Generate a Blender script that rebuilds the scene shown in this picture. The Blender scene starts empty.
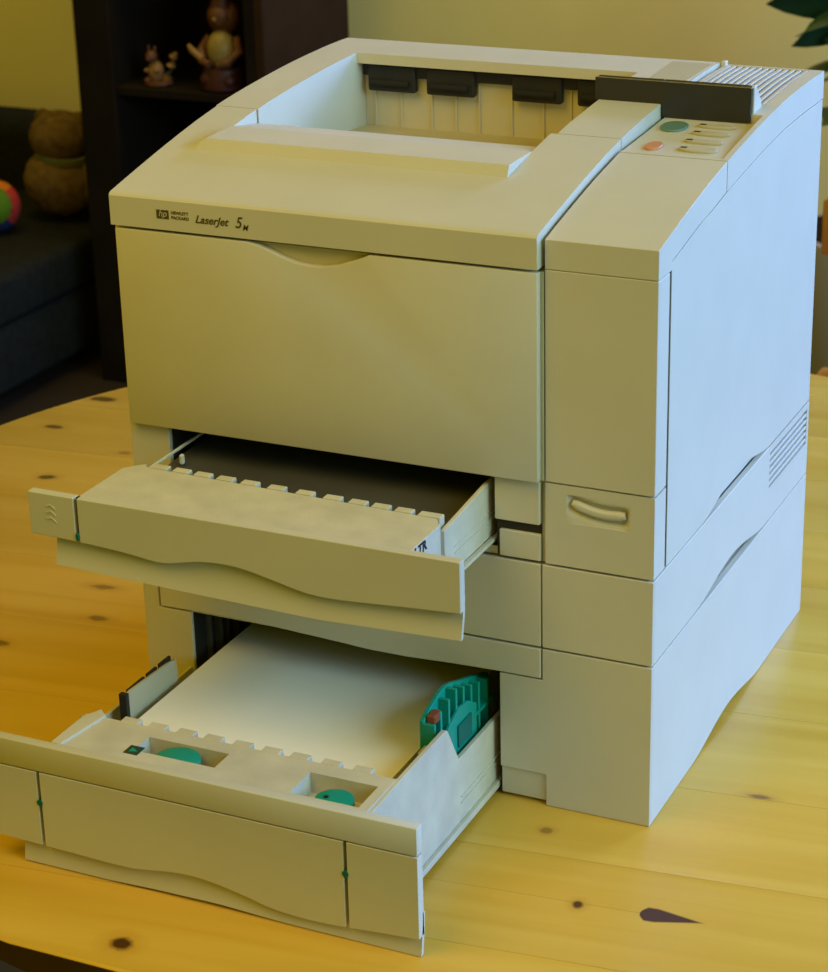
import bpy, bmesh, math, random
from mathutils import Vector, Matrix, noise
random.seed(7)
sc = bpy.context.scene
col = sc.collection
D = bpy.data

# ------------------------------------------------------------------ camera
cam_d = D.cameras.new('camera')
cam = D.objects.new('camera', cam_d)
col.objects.link(cam)
cam_d.sensor_fit = 'HORIZONTAL'
cam_d.sensor_width = 36.0
cam_d.lens = 2236.46 / 828.0 * 36.0
yaw, pitch, roll = 0.4450, -0.3886, -0.0263
fw = Vector((-math.sin(yaw) * math.cos(pitch), math.cos(yaw) * math.cos(pitch), math.sin(pitch)))
rt = Vector((math.cos(yaw), math.sin(yaw), 0))
up = rt.cross(fw)
r2 = rt * math.cos(roll) + up * math.sin(roll)
u2 = -rt * math.sin(roll) + up * math.cos(roll)
M = Matrix((r2, u2, -fw)).transposed().to_4x4()
M.translation = Vector((0.8710, -1.3333, 0.8441))
cam.matrix_world = M
cam_d.clip_start = 0.05
cam_d.dof.use_dof = True
cam_d.dof.focus_distance = 1.65
cam_d.dof.aperture_fstop = 22
sc.camera = cam

# ------------------------------------------------------------------ light
w = D.worlds.new('world')
sc.world = w
w.use_nodes = True
w.node_tree.nodes['Background'].inputs[0].default_value = (1.0, 0.87, 0.0, 1)
w.node_tree.nodes['Background'].inputs[1].default_value = 0.217


def area(name, loc, target, sx, sy, power, color):
    l = D.lights.new(name, 'AREA')
    l.shape = 'RECTANGLE'
    l.size, l.size_y = sx, sy
    l.energy = power
    l.color = color
    o = D.objects.new(name, l)
    col.objects.link(o)
    o.location = loc
    o.rotation_euler = (Vector(target) - Vector(loc)).to_track_quat('-Z', 'Y').to_euler()
    return o


area('window_daylight', (2.9, 1.0, 0.75), (0.3, 0.35, 0.2), 1.7, 1.5, 57, (0.01, 0.16, 1.0))
area('window_daylight', (2.9, -0.4, 1.35), (0.2, -0.1, 0.1), 2.2, 1.6, 62, (0.54, 0.92, 1.0))
area('added_rear_fill', (1.6, 3.1, 1.3), (0.3, 0.3, 0.0), 1.4, 1.3, 168, (0.275, 0.42, 1.0))  # unseen area light added behind to brighten the table and top faces
area('ceiling_lamp', (-0.3, -0.9, 1.75), (0.1, 0.2, 0.1), 1.0, 1.0, 12.5, (1.0, 0.62, 0.03))
area('added_wall_fill', (-1.3, 2.35, 1.6), (-1.4, 3.3, 0.2), 1.8, 0.3, 18, (1.0, 0.80, 0.30))  # unseen wash light added to lift the underlit back wall
area('added_overhead_fill', (0.45, -0.6, 1.9), (0.2, -0.1, 0.1), 0.9, 0.7, 2.2, (1.0, 0.80, 0.75))  # small fill light added above to brighten the paper and tops

sc.view_settings.view_transform = 'Standard'
sc.view_settings.look = 'None'
sc.view_settings.gamma = 1
sc.view_settings.use_curve_mapping = False
sc.view_settings.exposure = 0.0


# ------------------------------------------------------------------ materials
def mat(name, rgb, rough=0.5, spec=0.4, var=0.0, vscale=30, bump=0.0, bscale=400, emit=None, metal=0.0):
    m = D.materials.new(name)
    m.use_nodes = True
    nt = m.node_tree
    b = nt.nodes['Principled BSDF']
    b.inputs['Base Color'].default_value = (*rgb, 1)
    b.inputs['Roughness'].default_value = rough
    b.inputs['Metallic'].default_value = metal
    b.inputs['Specular IOR Level'].default_value = spec
    tc = nt.nodes.new('ShaderNodeTexCoord')
    if var > 0:
        n = nt.nodes.new('ShaderNodeTexNoise')
        n.inputs['Scale'].default_value = vscale
        n.inputs['Detail'].default_value = 5
        nt.links.new(tc.outputs['Object'], n.inputs['Vector'])
        r = nt.nodes.new('ShaderNodeValToRGB')
        r.color_ramp.elements[0].position = 0.3
        r.color_ramp.elements[1].position = 0.7
        r.color_ramp.elements[0].color = (*[c * (1 - var) for c in rgb], 1)
        r.color_ramp.elements[1].color = (*[min(1, c * (1 + var)) for c in rgb], 1)
        nt.links.new(n.outputs['Fac'], r.inputs['Fac'])
        nt.links.new(r.outputs['Color'], b.inputs['Base Color'])
    if bump > 0:
        n2 = nt.nodes.new('ShaderNodeTexNoise')
        n2.inputs['Scale'].default_value = bscale
        n2.inputs['Detail'].default_value = 3
        nt.links.new(tc.outputs['Object'], n2.inputs['Vector'])
        bp = nt.nodes.new('ShaderNodeBump')
        bp.inputs['Strength'].default_value = bump
        bp.inputs['Distance'].default_value = 0.0006
        nt.links.new(n2.outputs['Fac'], bp.inputs['Height'])
        nt.links.new(bp.outputs['Normal'], b.inputs['Normal'])
    return m


PL = mat('beige_plastic', (0.60, 0.575, 0.47), 0.52, 0.3, 0.03, 14, 0.15, 900)
PLT = mat('scuffed_beige_plastic', (0.60, 0.565, 0.455), 0.62, 0.25, 0.10, 38, 0.3, 700)
PLD = mat('tan_plastic', (0.50, 0.45, 0.29), 0.6, 0.3, 0.03, 20)
PLY = mat('yellowed_plastic', (0.56, 0.50, 0.30), 0.6, 0.3, 0.05, 20)
GROOVE = mat('groove_grey', (0.05, 0.042, 0.03), 0.8, 0.1)
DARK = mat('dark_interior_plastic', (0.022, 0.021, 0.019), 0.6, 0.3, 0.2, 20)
METAL = mat('dark_metal_plate', (0.075, 0.075, 0.065), 0.38, 0.5, 0.15, 15)
BLACK = mat('black_glossy_plastic', (0.030, 0.028, 0.020), 0.35, 0.4)
RUB = mat('black_rubber', (0.02, 0.02, 0.02), 0.8, 0.2)
INK = mat('dark_print', (0.09, 0.075, 0.03), 0.6, 0.2)
INKB = mat('black_print', (0.02, 0.02, 0.03), 0.6, 0.2)
GREENB = mat('green_button_plastic', (0.12, 0.23, 0.17), 0.45, 0.4)
ORANGEB = mat('orange_button_plastic', (0.62, 0.27, 0.13), 0.45, 0.4)
TEAL = mat('teal_plastic', (0.0, 0.30, 0.235), 0.45, 0.4, 0.06, 60)
TEALD = mat('dark_teal_plastic', (0.0, 0.13, 0.11), 0.5, 0.3)
REDB = mat('red_brown_latch_plastic', (0.25, 0.07, 0.035), 0.5, 0.3)
PAPER = mat('white_paper', (0.90, 0.89, 0.89), 0.8, 0.1, 0.015, 20)
SOFA = mat('charcoal_fabric', (0.017, 0.0165, 0.011), 0.95, 0.05, 0.2, 60, 0.6, 300)
WDARK = mat('dark_stained_wood', (0.014, 0.009, 0.0045), 0.8, 0.06, 0.25, 9)
WDOOR = mat('dark_brown_door_wood', (0.034, 0.0165, 0.006), 0.8, 0.04, 0.25, 7)
FUR = mat('brown_plush', (0.165, 0.10, 0.04), 1.0, 0.02, 0.3, 55, 1.0, 260)
RIB = mat('olive_ribbon', (0.12, 0.12, 0.045), 0.7, 0.2)
WALL = mat('cream_painted_wall', (0.85, 0.72, 0.27), 0.9, 0.1, 0.04, 3)
FLOOR = mat('dark_brown_floor', (0.030, 0.019, 0.009), 0.6, 0.3, 0.1, 6)
SKIRT = mat('white_skirting', (0.6, 0.57, 0.5), 0.6, 0.3)
LEAF = mat('dark_green_leaf', (0.018, 0.06, 0.02), 0.4, 0.4, 0.3, 20)
STEM = mat('brown_stem', (0.09, 0.05, 0.02), 0.8, 0.2)
POT = mat('grey_glazed_pot', (0.32, 0.31, 0.33), 0.4, 0.4)
SOIL = mat('soil', (0.03, 0.02, 0.012), 0.95, 0.05, 0.3, 60)
SHADEW = mat('shaded_table_frame_wood', (0.16, 0.075, 0.018), 0.5, 0.3, 0.2, 9)  # wood darkened: the shadow under the table top is put into its colour
OAK = mat('orange_varnished_wood', (0.52, 0.20, 0.03), 0.4, 0.4, 0.12, 12)
CER_R = mat('dark_red_glaze', (0.055, 0.012, 0.009), 0.5, 0.3, 0.25, 60)
CER_C = mat('cream_glaze', (0.26, 0.17, 0.04), 0.5, 0.3, 0.2, 60)
CER_B = mat('reddish_brown_glaze', (0.12, 0.042, 0.014), 0.5, 0.3, 0.3, 70)
CER_T = mat('tawny_glaze', (0.24, 0.12, 0.03), 0.5, 0.3, 0.3, 70)
BG = mat('green_plush', (0.10, 0.20, 0.012), 0.9, 0.1)
BO = mat('orange_plush', (0.62, 0.17, 0.01), 0.9, 0.1)
BR = mat('red_plush', (0.55, 0.045, 0.03), 0.9, 0.1)
BB = mat('navy_plush', (0.03, 0.04, 0.10), 0.9, 0.1)


def pine():
    m = D.materials.new('lacquered_knotty_pine')
    m.use_nodes = True
    nt = m.node_tree
    N, L = nt.nodes, nt.links
    b = N['Principled BSDF']
    b.inputs['Roughness'].default_value = 0.30
    b.inputs['Specular IOR Level'].default_value = 0.6
    tc = N.new('ShaderNodeTexCoord')
    oi = N.new('ShaderNodeObjectInfo')

    def math_(op, a, c=None, v=None):
        n = N.new('ShaderNodeMath')
        n.operation = op
        if hasattr(a, 'links'):
            L.new(a, n.inputs[0])
        else:
            n.inputs[0].default_value = a
        if c is not None:
            if hasattr(c, 'links'):
                L.new(c, n.inputs[1])
            else:
                n.inputs[1].default_value = c
        return n.outputs[0]
    # grain along local x (stretch), shifted per board
    sh = N.new('ShaderNodeVectorMath'); sh.operation = 'ADD'
    cx = N.new('ShaderNodeCombineXYZ')
    L.new(math_('MULTIPLY', oi.outputs['Random'], 7.0), cx.inputs[0])
    L.new(math_('MULTIPLY', oi.outputs['Random'], 3.0), cx.inputs[2])
    L.new(tc.outputs['Object'], sh.inputs[0]); L.new(cx.outputs[0], sh.inputs[1])
    mp = N.new('ShaderNodeMapping')
    mp.inputs['Scale'].default_value = (1.3, 24, 8)
    L.new(sh.outputs[0], mp.inputs[0])
    n1 = N.new('ShaderNodeTexNoise'); n1.inputs['Scale'].default_value = 1.0
    n1.inputs['Detail'].default_value = 6; n1.inputs['Distortion'].default_value = 0.6
    L.new(mp.outputs[0], n1.inputs['Vector'])
    cr = N.new('ShaderNodeValToRGB')
    e = cr.color_ramp.elements
    e[0].position = 0.25; e[0].color = (0.58, 0.315, 0.022, 1)
    e[1].position = 0.62; e[1].color = (0.70, 0.425, 0.062, 1)
    L.new(n1.outputs['Fac'], cr.inputs['Fac'])
    # broad tone
    n2 = N.new('ShaderNodeTexNoise'); n2.inputs['Scale'].default_value = 5
    L.new(sh.outputs[0], n2.inputs['Vector'])
    hs = N.new('ShaderNodeHueSaturation')
    L.new(cr.outputs['Color'], hs.inputs['Color'])
    v = math_('ADD', math_('MULTIPLY', n2.outputs['Fac'], 0.18), math_('ADD', math_('MULTIPLY', oi.outputs['Random'], 0.12), 0.86))
    L.new(v, hs.inputs['Value'])
    cur = hs.outputs['Color']
    # knots (world x, y, half length, half width, darkness)
    a = math.radians(6)
    ca, sa = math.cos(a), math.sin(a)
    sep = N.new('ShaderNodeSeparateXYZ')
    nd = N.new('ShaderNodeTexNoise'); nd.inputs['Scale'].default_value = 60
    L.new(tc.outputs['Object'], nd.inputs['Vector'])
    L.new(tc.outputs['Object'], sep.inputs[0])
    KN = [(-.4463, .6319, .019, .009, 1), (-.4484, .5371, .014, .0075, 1), (-.3736, .4127, .012, .0075, 1),
          (-.3365, .4988, .009, .005, .45), (-.1771, .2056, .016, .006, .6), (-.1462, .1485, .012, .006, .65),
          (-.198, .0741, .011, .007, .7), (.1406, -.2764, .011, .010, 1), (.4046, -.1132, .005, .006, .95),
          (.3498, -.0328, .006, .005, .5), (.4769, .0722, .012, .004, .65), (.60, .55, .02, .008, .8), (.2, .93, .02, .009, .8),
          (.62, .2, .01, .006, .7)]
    for (kx, ky, hl, hw, dk) in KN:
        lx, ly = kx * ca + ky * sa, -kx * sa + ky * ca
        dx = math_('DIVIDE', math_('SUBTRACT', sep.outputs[0], lx), hl)
        dy = math_('DIVIDE', math_('SUBTRACT', sep.outputs[1], ly), hw)
        d = math_('SQRT', math_('ADD', math_('MULTIPLY', dx, dx), math_('MULTIPLY', dy, dy)))
        d = math_('ADD', d, math_('MULTIPLY', math_('SUBTRACT', nd.outputs['Fac'], 0.5), 1.0))
        for lim, colr, st in ((1.9, (0.50, 0.22, 0.02, 1), 0.35), (0.95, (0.07, 0.018, 0.004, 1), dk)):
            mr = N.new('ShaderNodeMapRange')
            mr.inputs['From Min'].default_value = lim
            mr.inputs['From Max'].default_value = lim * 0.55
            mr.inputs['To Min'].default_value = 0
            mr.inputs['To Max'].default_value = st
            L.new(d, mr.inputs['Value'])
            mx = N.new('ShaderNodeMix'); mx.data_type = 'RGBA'
            L.new(mr.outputs['Result'], mx.inputs['Factor'])
            L.new(cur, mx.inputs[6]); mx.inputs[7].default_value = colr
            cur = mx.outputs[2]
    # the big wedge shaped knot: round end with a tail towards +x
    kx, ky = .4590, -.1060
    lx, ly = kx * ca + ky * sa, -kx * sa + ky * ca
    dx = math_('SUBTRACT', sep.outputs[0], lx)
    dy = math_('ABSOLUTE', math_('SUBTRACT', sep.outputs[1], ly))
    # half width: 0.0075 at dx=-.008 tapering to 0 at dx = .034
    hwid = math_('MULTIPLY', math_('SUBTRACT', 0.032, dx), 0.26)
    capv = math_('SQRT', math_('MAXIMUM', math_('MULTIPLY', math_('ADD', dx, 0.012), 0.016), 0.0))
    lim = math_('MINIMUM', hwid, capv)
    lim = math_('MINIMUM', lim, 0.0085)
    ins = math_('SUBTRACT', lim, dy)
    mr = N.new('ShaderNodeMapRange')
    mr.inputs['From Min'].default_value = -0.0006
    mr.inputs['From Max'].default_value = 0.0012
    L.new(ins, mr.inputs['Value'])
    mx = N.new('ShaderNodeMix'); mx.data_type = 'RGBA'
    L.new(mr.outputs['Result'], mx.inputs['Factor'])
    L.new(cur, mx.inputs[6]); mx.inputs[7].default_value = (0.075, 0.025, 0.012, 1)
    cur = mx.outputs[2]
    L.new(cur, b.inputs['Base Color'])
    bp = N.new('ShaderNodeBump'); bp.inputs['Strength'].default_value = 0.08; bp.inputs['Distance'].default_value = 0.001
    L.new(n1.outputs['Fac'], bp.inputs['Height']); L.new(bp.outputs['Normal'], b.inputs['Normal'])
    return m


PINE = pine()


# ------------------------------------------------------------------ helpers (all shapes in millimetres, world frame)
def interp(tab, t):
    if t <= tab[0][0]: return tab[0][1]
    for (a, va), (b, vb) in zip(tab, tab[1:]):
        if t <= b: return va + (vb - va) * (t - a) / (b - a)
    return tab[-1][1]


# Drawing frame -> final measurements.  The parts below are drawn in a first survey of the machine;
# these tables hold the corrected depths and heights of each unit.
MODE = 'none'
ZP = [(-60, -60), (0, 0), (98, 98.4), (106, 106.2), (128, 128.8), (193, 195.4), (222, 224), (253.4, 257.4), (408, 410.5), (426, 427.2), (430, 430), (600, 600)]
Z1 = [(0, 1), (196, 197.2), (206, 207.5), (214.5, 217.5), (241, 243.3), (253, 254), (300, 301)]
Z2 = [(0, 0.3), (4, 4.3), (13, 15.5), (56, 57.8), (77, 77.2), (90, 91.9), (98, 98.6), (120, 121.5)]
DT = [(0, 0), (100, 0), (200, -2.0), (300, -2.6), (404, -3.4)]


def warp(x, y, z):
    if MODE == 'bg':
        return (1.031 * x - 11, y, 1.031 * z - 37)
    if MODE == 'none': return (x, y, z)
    yy = y * (0.972 if y > 0 else 0.978)
    if MODE == 'tray1': return (x, yy, interp(Z1, z))
    if MODE == 'tray2': return (x, yy, interp(Z2, z))
    zz = interp(ZP, z)
    if z > 408: zz += interp(DT, y) * min(1, (z - 408) / 20)
    return (x, yy, zz)


class MB:
    def __init__(self):
        self.bm = bmesh.new()

    def prism(self, pts, axis, a, b, bev=0.5, seg=1):
        """polygon pts in the plane across `axis`, extruded from a to b"""
        def P(p, t):
            if axis == 'x': return (t, p[0], p[1])
            if axis == 'y': return (p[0], t, p[1])
            return (p[0], p[1], t)
        t = bmesh.new()
        va = [t.verts.new(P(p, a)) for p in pts]
        vb = [t.verts.new(P(p, b)) for p in pts]
        n = len(pts)
        t.faces.new(va); t.faces.new(vb[::-1])
        for i in range(n):
            j = (i + 1) % n
            t.faces.new((va[j], va[i], vb[i], vb[j]))
        bmesh.ops.recalc_face_normals(t, faces=t.faces)
        if bev > 0:
            ed = [e for e in t.edges if e.calc_face_angle(0) > 0.5]
            bmesh.ops.bevel(t, geom=ed, offset=bev, segments=seg, profile=0.5, affect='EDGES', clamp_overlap=True)
        self.join(t)
        return self

    def box(self, x0, x1, y0, y1, z0, z1, bev=0.5, seg=1):
        return self.prism([(x0, y0), (x1, y0), (x1, y1), (x0, y1)], 'z', z0, z1, bev, seg)

    def join(self, t):
        me = D.meshes.new('tmp')
        t.to_mesh(me); t.free()
        self.bm.from_mesh(me)
        D.meshes.remove(me)

    def cells(self, axis, us, vs, hole, a, b):
        """plate across `axis`, made of the grid cells for which hole(u,v) is False"""
        def P(u, v, t):
            if axis == 'x': return (t, u, v)
            if axis == 'y': return (u, t, v)
            return (u, v, t)
        t = bmesh.new(); vd = {}

        def V(i, j, k):
            if (i, j, k) not in vd:
                vd[(i, j, k)] = t.verts.new(P(us[i], vs[j], (a, b)[k]))
            return vd[(i, j, k)]
        nu, nv = len(us) - 1, len(vs) - 1
        full = lambda i, j: 0 <= i < nu and 0 <= j < nv and not hole((us[i] + us[i + 1]) / 2, (vs[j] + vs[j + 1]) / 2)
        for i in range(nu):
            for j in range(nv):
                if not full(i, j): continue
                for k in (0, 1):
                    t.faces.new((V(i, j, k), V(i + 1, j, k), V(i + 1, j + 1, k), V(i, j + 1, k)))
                if not full(i - 1, j): t.faces.new((V(i, j, 0), V(i, j + 1, 0), V(i, j + 1, 1), V(i, j, 1)))
                if not full(i + 1, j): t.faces.new((V(i + 1, j, 0), V(i + 1, j + 1, 0), V(i + 1, j + 1, 1), V(i + 1, j, 1)))
                if not full(i, j - 1): t.faces.new((V(i, j, 0), V(i + 1, j, 0), V(i + 1, j, 1), V(i, j, 1)))
                if not full(i, j + 1): t.faces.new((V(i, j + 1, 0), V(i + 1, j + 1, 0), V(i + 1, j + 1, 1), V(i, j + 1, 1)))
        bmesh.ops.recalc_face_normals(t, faces=t.faces)
        self.join(t)
        return self

    def height(self, xs, ys, zf, z0):
        zb = z0 if callable(z0) else (lambda x, y: z0)
        """solid under a height field"""
        t = bmesh.new()
        T = [[t.verts.new((x, y, zf(x, y))) for y in ys] for x in xs]
        B = [[t.verts.new((x, y, zb(x, y))) for y in ys] for x in xs]
        nx, ny = len(xs), len(ys)
        for i in range(nx - 1):
            for j in range(ny - 1):
                t.faces.new((T[i][j], T[i + 1][j], T[i + 1][j + 1], T[i][j + 1]))
                t.faces.new((B[i][j], B[i][j + 1], B[i + 1][j + 1], B[i + 1][j]))
            t.faces.new((T[i][0], B[i][0], B[i + 1][0], T[i + 1][0]))
            t.faces.new((T[i][-1], T[i + 1][-1], B[i + 1][-1], B[i][-1]))
        for j in range(ny - 1):
            t.faces.new((T[0][j], T[0][j + 1], B[0][j + 1], B[0][j]))
            t.faces.new((T[-1][j], B[-1][j], B[-1][j + 1], T[-1][j + 1]))
        bmesh.ops.recalc_face_normals(t, faces=t.faces)
        self.join(t)
        return self

    def cyl(self, c, r, h, axis='z', n=28, r2=None, bev=0.0, sx=1, sy=1):
        t = bmesh.new()
        bmesh.ops.create_cone(t, cap_ends=True, segments=n, radius1=r, radius2=r if r2 is None else r2, depth=h)
        bmesh.ops.scale(t, vec=(sx, sy, 1), verts=t.verts)
        if bev > 0:
            ed = [e for e in t.edges if e.calc_face_angle(0) > 0.8]
            bmesh.ops.bevel(t, geom=ed, offset=bev, segments=2, profile=0.5, affect='EDGES')
        if axis == 'x': bmesh.ops.rotate(t, cent=(0, 0, 0), matrix=Matrix.Rotation(math.pi / 2, 3, 'Y'), verts=t.verts)
        if axis == 'y': bmesh.ops.rotate(t, cent=(0, 0, 0), matrix=Matrix.Rotation(-math.pi / 2, 3, 'X'), verts=t.verts)
        bmesh.ops.translate(t, vec=c, verts=t.verts)
        self.join(t)
        return self

    def ball(self, c, r, sx=1, sy=1, sz=1, rot=None, n=24, fuzz=0, fs=0.08):
        t = bmesh.new()
        bmesh.ops.create_uvsphere(t, u_segments=n, v_segments=max(8, n // 2), radius=1)
        for v in t.verts:
            k = 1 + (fuzz * noise.noise(v.co / fs * 0.4) if fuzz else 0)
            v.co = Vector((v.co.x * sx, v.co.y * sy, v.co.z * sz)) * r * k
        if rot:
            bmesh.ops.rotate(t, cent=(0, 0, 0), matrix=Matrix.Rotation(rot[1], 3, rot[0]), verts=t.verts)
        bmesh.ops.translate(t, vec=c, verts=t.verts)
        self.join(t)
        return self

    def tube(self, pts, r, n=8):
        t = bmesh.new()
        rings = []
        rr = r if isinstance(r, (list, tuple)) else [r] * len(pts)
        for i, p in enumerate(pts):
            p = Vector(p)
            d = (Vector(pts[min(i + 1, len(pts) - 1)]) - Vector(pts[max(i - 1, 0)])).normalized()
            a = d.cross(Vector((0, 0, 1)) if abs(d.z) < 0.9 else Vector((1, 0, 0))).normalized()
            b = d.cross(a)
            rings.append([t.verts.new(p + (a * math.cos(2 * math.pi * k / n) + b * math.sin(2 * math.pi * k / n)) * rr[i]) for k in range(n)])
        for i in range(len(rings) - 1):
            for k in range(n):
                t.faces.new((rings[i][k], rings[i][(k + 1) % n], rings[i + 1][(k + 1) % n], rings[i + 1][k]))
        t.faces.new(rings[0][::-1]); t.faces.new(rings[-1])
        bmesh.ops.recalc_face_normals(t, faces=t.faces)
        self.join(t)
        return self

    def build(self, name, m, parent=None, kind=None, label=None):
        me = D.meshes.new(name)
        root = parent
        off = Vector((0, 0, 0))
        while root is not None:
            off += root.location
            root = root.parent
        for v in self.bm.verts: v.co = warp(*v.co)
        bmesh.ops.scale(self.bm, vec=(.001, .001, .001), verts=self.bm.verts)
        bmesh.ops.translate(self.bm, vec=-off, verts=self.bm.verts)
        self.bm.to_mesh(me); self.bm.free()
        me.shade_smooth()
        me.set_sharp_from_angle(angle=math.radians(28))
        me.materials.append(m)
        o = D.objects.new(name, me)
        col.objects.link(o)
        if parent: o.parent = parent
        if kind: o['kind'] = kind
        if label: o['label'] = label
        return o


def thing(name, label, cat, loc, group=None):
    o = D.objects.new(name, None)
    o.empty_display_size = 0.05
    col.objects.link(o)
    o.location = Vector(warp(*loc)) * 0.001
    o['label'] = label; o['category'] = cat
    if group: o['group'] = group
    return o


def interp(tab, t):
    if t <= tab[0][0]: return tab[0][1]
    for (a, va), (b, vb) in zip(tab, tab[1:]):
        if t <= b: return va + (vb - va) * (t - a) / (b - a)
    return tab[-1][1]


def catmull(tab, t):
    n = len(tab)
    if t <= tab[0][0]: return tab[0][1]
    if t >= tab[-1][0]: return tab[-1][1]
    for i in range(n - 1):
        if t <= tab[i + 1][0]: break
    x0, y0 = tab[i]; x1, y1 = tab[i + 1]
    m0 = (y1 - tab[i - 1][1]) / (x1 - tab[i - 1][0]) if i > 0 else (y1 - y0) / (x1 - x0)
    m1 = (tab[i + 2][1] - y0) / (tab[i + 2][0] - x0) if i + 2 < n else (y1 - y0) / (x1 - x0)
    h = x1 - x0; s = (t - x0) / h
    return (2 * s**3 - 3 * s**2 + 1) * y0 + (s**3 - 2 * s**2 + s) * h * m0 + (-2 * s**3 + 3 * s**2) * y1 + (s**3 - s**2) * h * m1


def lin(a, b, n): return [a + (b - a) * i / (n - 1) for i in range(n)]


def text(body, size, x, z, y, m, parent, name='lettering', shear=0.0, normal='-y', sx=1.0, bold=0.0, label=None):
    c = D.curves.new('t', 'FONT')
    c.body = body; c.size = size * 0.001; c.shear = shear
    c.extrude = 0.00012; c.offset = bold * 0.001
    to = D.objects.new('t', c)
    col.objects.link(to)
    me = D.meshes.new_from_object(to.evaluated_get(bpy.context.evaluated_depsgraph_get()))
    D.objects.remove(to); D.curves.remove(c)
    me.name = name
    off = Vector((0, 0, 0)); root = parent
    while root is not None:
        off += root.location; root = root.parent
    R = Matrix.Scale(sx, 4, Vector((1, 0, 0)))
    x, y, z = warp(x, y, z)
    if normal == '-y': T = Matrix.Translation(Vector((x, y, z)) * .001 - off) @ Matrix.Rotation(math.pi / 2, 4, 'X')
    else: T = Matrix.Translation(Vector((x, y, z)) * .001 - off) @ Matrix.Rotation(math.pi / 2, 4, 'Z') @ Matrix.Rotation(math.pi / 2, 4, 'X')
    me.transform(T @ R)
    me.materials.clear(); me.materials.append(m)
    o = D.objects.new(name, me); col.objects.link(o); o.parent = parent
    if label: o['label'] = label
    return o


W, DP = 416.0, 404.0

# ------------------------------------------------------------------ room
MODE = 'bg'
FZ = -740
MB().box(-3200, 3300, -2600, 3300, FZ - 60, FZ, 0).build('floor', FLOOR, kind='structure')
MB().box(-3200, 3300, 3300, 3400, FZ, 1900, 0).build('wall_back', WALL, kind='structure')
MB().box(-3200, 3300, 3285, 3300, FZ, FZ + 80, 2).build('baseboard_back', SKIRT, kind='structure')

# ------------------------------------------------------------------ round pine table
MODE = 'none'
TC, TR = (126.4, 352.0), 657.0
tab = thing('round_table', 'round knotty pine table top under the beige printer', 'table', (TC[0], TC[1], 0))
a6 = math.radians(6)
ca, sa = math.cos(a6), math.sin(a6)


def board(v0, v1):
    layers = [(-30, -46), (-12, -14), (-6, -4), (-3.5, -.8), (-2, 0), (-0.8, -1.2), (0, -3)]
    t = bmesh.new(); rings = []
    for z, dr in layers:
        R = TR + dr
        g = 0.18 if z > -1 else 0.05
        lo, hi = max(v0 + g, -R + 0.01), min(v1 - g, R - 0.01)
        ring = []
        vs = lin(lo, hi, 9)
        for v in vs: ring.append((math.sqrt(max(R * R - v * v, 0)), v))
        for v in vs[::-1]: ring.append((-math.sqrt(max(R * R - v * v, 0)), v))
        rings.append([t.verts.new((u * ca - v * sa + TC[0], u * sa + v * ca + TC[1], z)) for u, v in ring])
    n = len(rings[0])
    for i in range(len(rings) - 1):
        for k in range(n):
            t.faces.new((rings[i][k], rings[i][(k + 1) % n], rings[i + 1][(k + 1) % n], rings[i + 1][k]))
    t.faces.new(rings[0][::-1]); t.faces.new(rings[-1])
    bmesh.ops.recalc_face_normals(t, faces=t.faces)
    m = MB(); m.join(t)
    return m


vcuts = [-657, -560, -437, -318, -190, -68, 60, 182, 310, 430, 550, 657]
for k, (v0, v1) in enumerate(zip(vcuts, vcuts[1:])):
    # the object frame is turned with the grain, so the material's x runs along the board
    m = board(v0, v1)
    ob = m.build('board', PINE, tab)
    # shift the mesh to a frame at the world origin turned by the grain angle
    T = Matrix.Translation(-tab.location) @ Matrix.Rotation(a6, 4, 'Z')
    ob.data.transform(T.inverted())
    ob.matrix_basis = T
m = MB()
for k in range(4):
    aa = math.pi / 4 + k * math.pi / 2
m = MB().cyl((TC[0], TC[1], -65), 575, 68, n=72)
m.build('apron', SHADEW, tab)  # drawn wide so its shade-darkened brown fills the area below the rim
for k in range(4):
    aa = math.pi / 4 + k * math.pi / 2 + 0.1
    x, y = TC[0] + 400 * math.cos(aa), TC[1] + 400 * math.sin(aa)
    MB().cyl((x, y, -417), 24, 766, n=20, r2=38).build('leg', SHADEW, tab)

MODE = 'printer'
# ================================================================== PAPER FEEDER (bottom unit)
fd = thing('paper_feeder', 'lowest beige paper feeder unit with wide tray pulled out, standing on table', 'paper feeder', (208, 202, 0))
WAVE = [(0, 0), (95, 0)] + [(y, 10 * math.sin(math.pi * (y - 95) / 190) ** 2) for y in range(105, 285, 10)] + [(285, 0), (404, 0)]


def wave(y, k=1.0): return catmull(WAVE, y) * k


ys = lin(3, 404, 60)
m = MB().cells('y', [0, 42, 300, 411], [12, 26, 104, 126], lambda u, v: 42 < u < 300 and v < 104, 3, 404)
m.build('housing', PL, fd)
MB().prism([(0, .4), (42, .4), (42, 104.4), (13.6, 104.4), (13.6, 127), (0, 127)], 'y', 0, 3, .5).build('front_post', PL, fd)
lipb = [(332, 104.2), (300, 104), (262, 103), (225, 101.4), (195, 101.5), (163, 103.4), (120, 105.5), (78, 107), (43, 106.5), (15.4, 106)]
MB().prism([(15.4, 127), (332, 127)] + lipb, 'y', -0.6, 3, .5).build('header_panel', PL, fd)
MB().prism([(300, 26), (336, 26), (336, .4), (416, .4), (416, 127), (333.4, 127), (333.4, 102.6), (300, 102.6)], 'y', 0, 3, .4).build('front_panel', PL, fd)
MB().box(300, 335.4, 2.5, 10, 3, 25, .5).build('foot_plate', PL, fd)
sp = [(3.1, 127.1), (404, 127.1)] + [(y, .6 + wave(y, .9)) for y in ys[::-1]]
MB().prism(sp, 'x', 411, 416, .3).build('side_panel', PL, fd)
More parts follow.
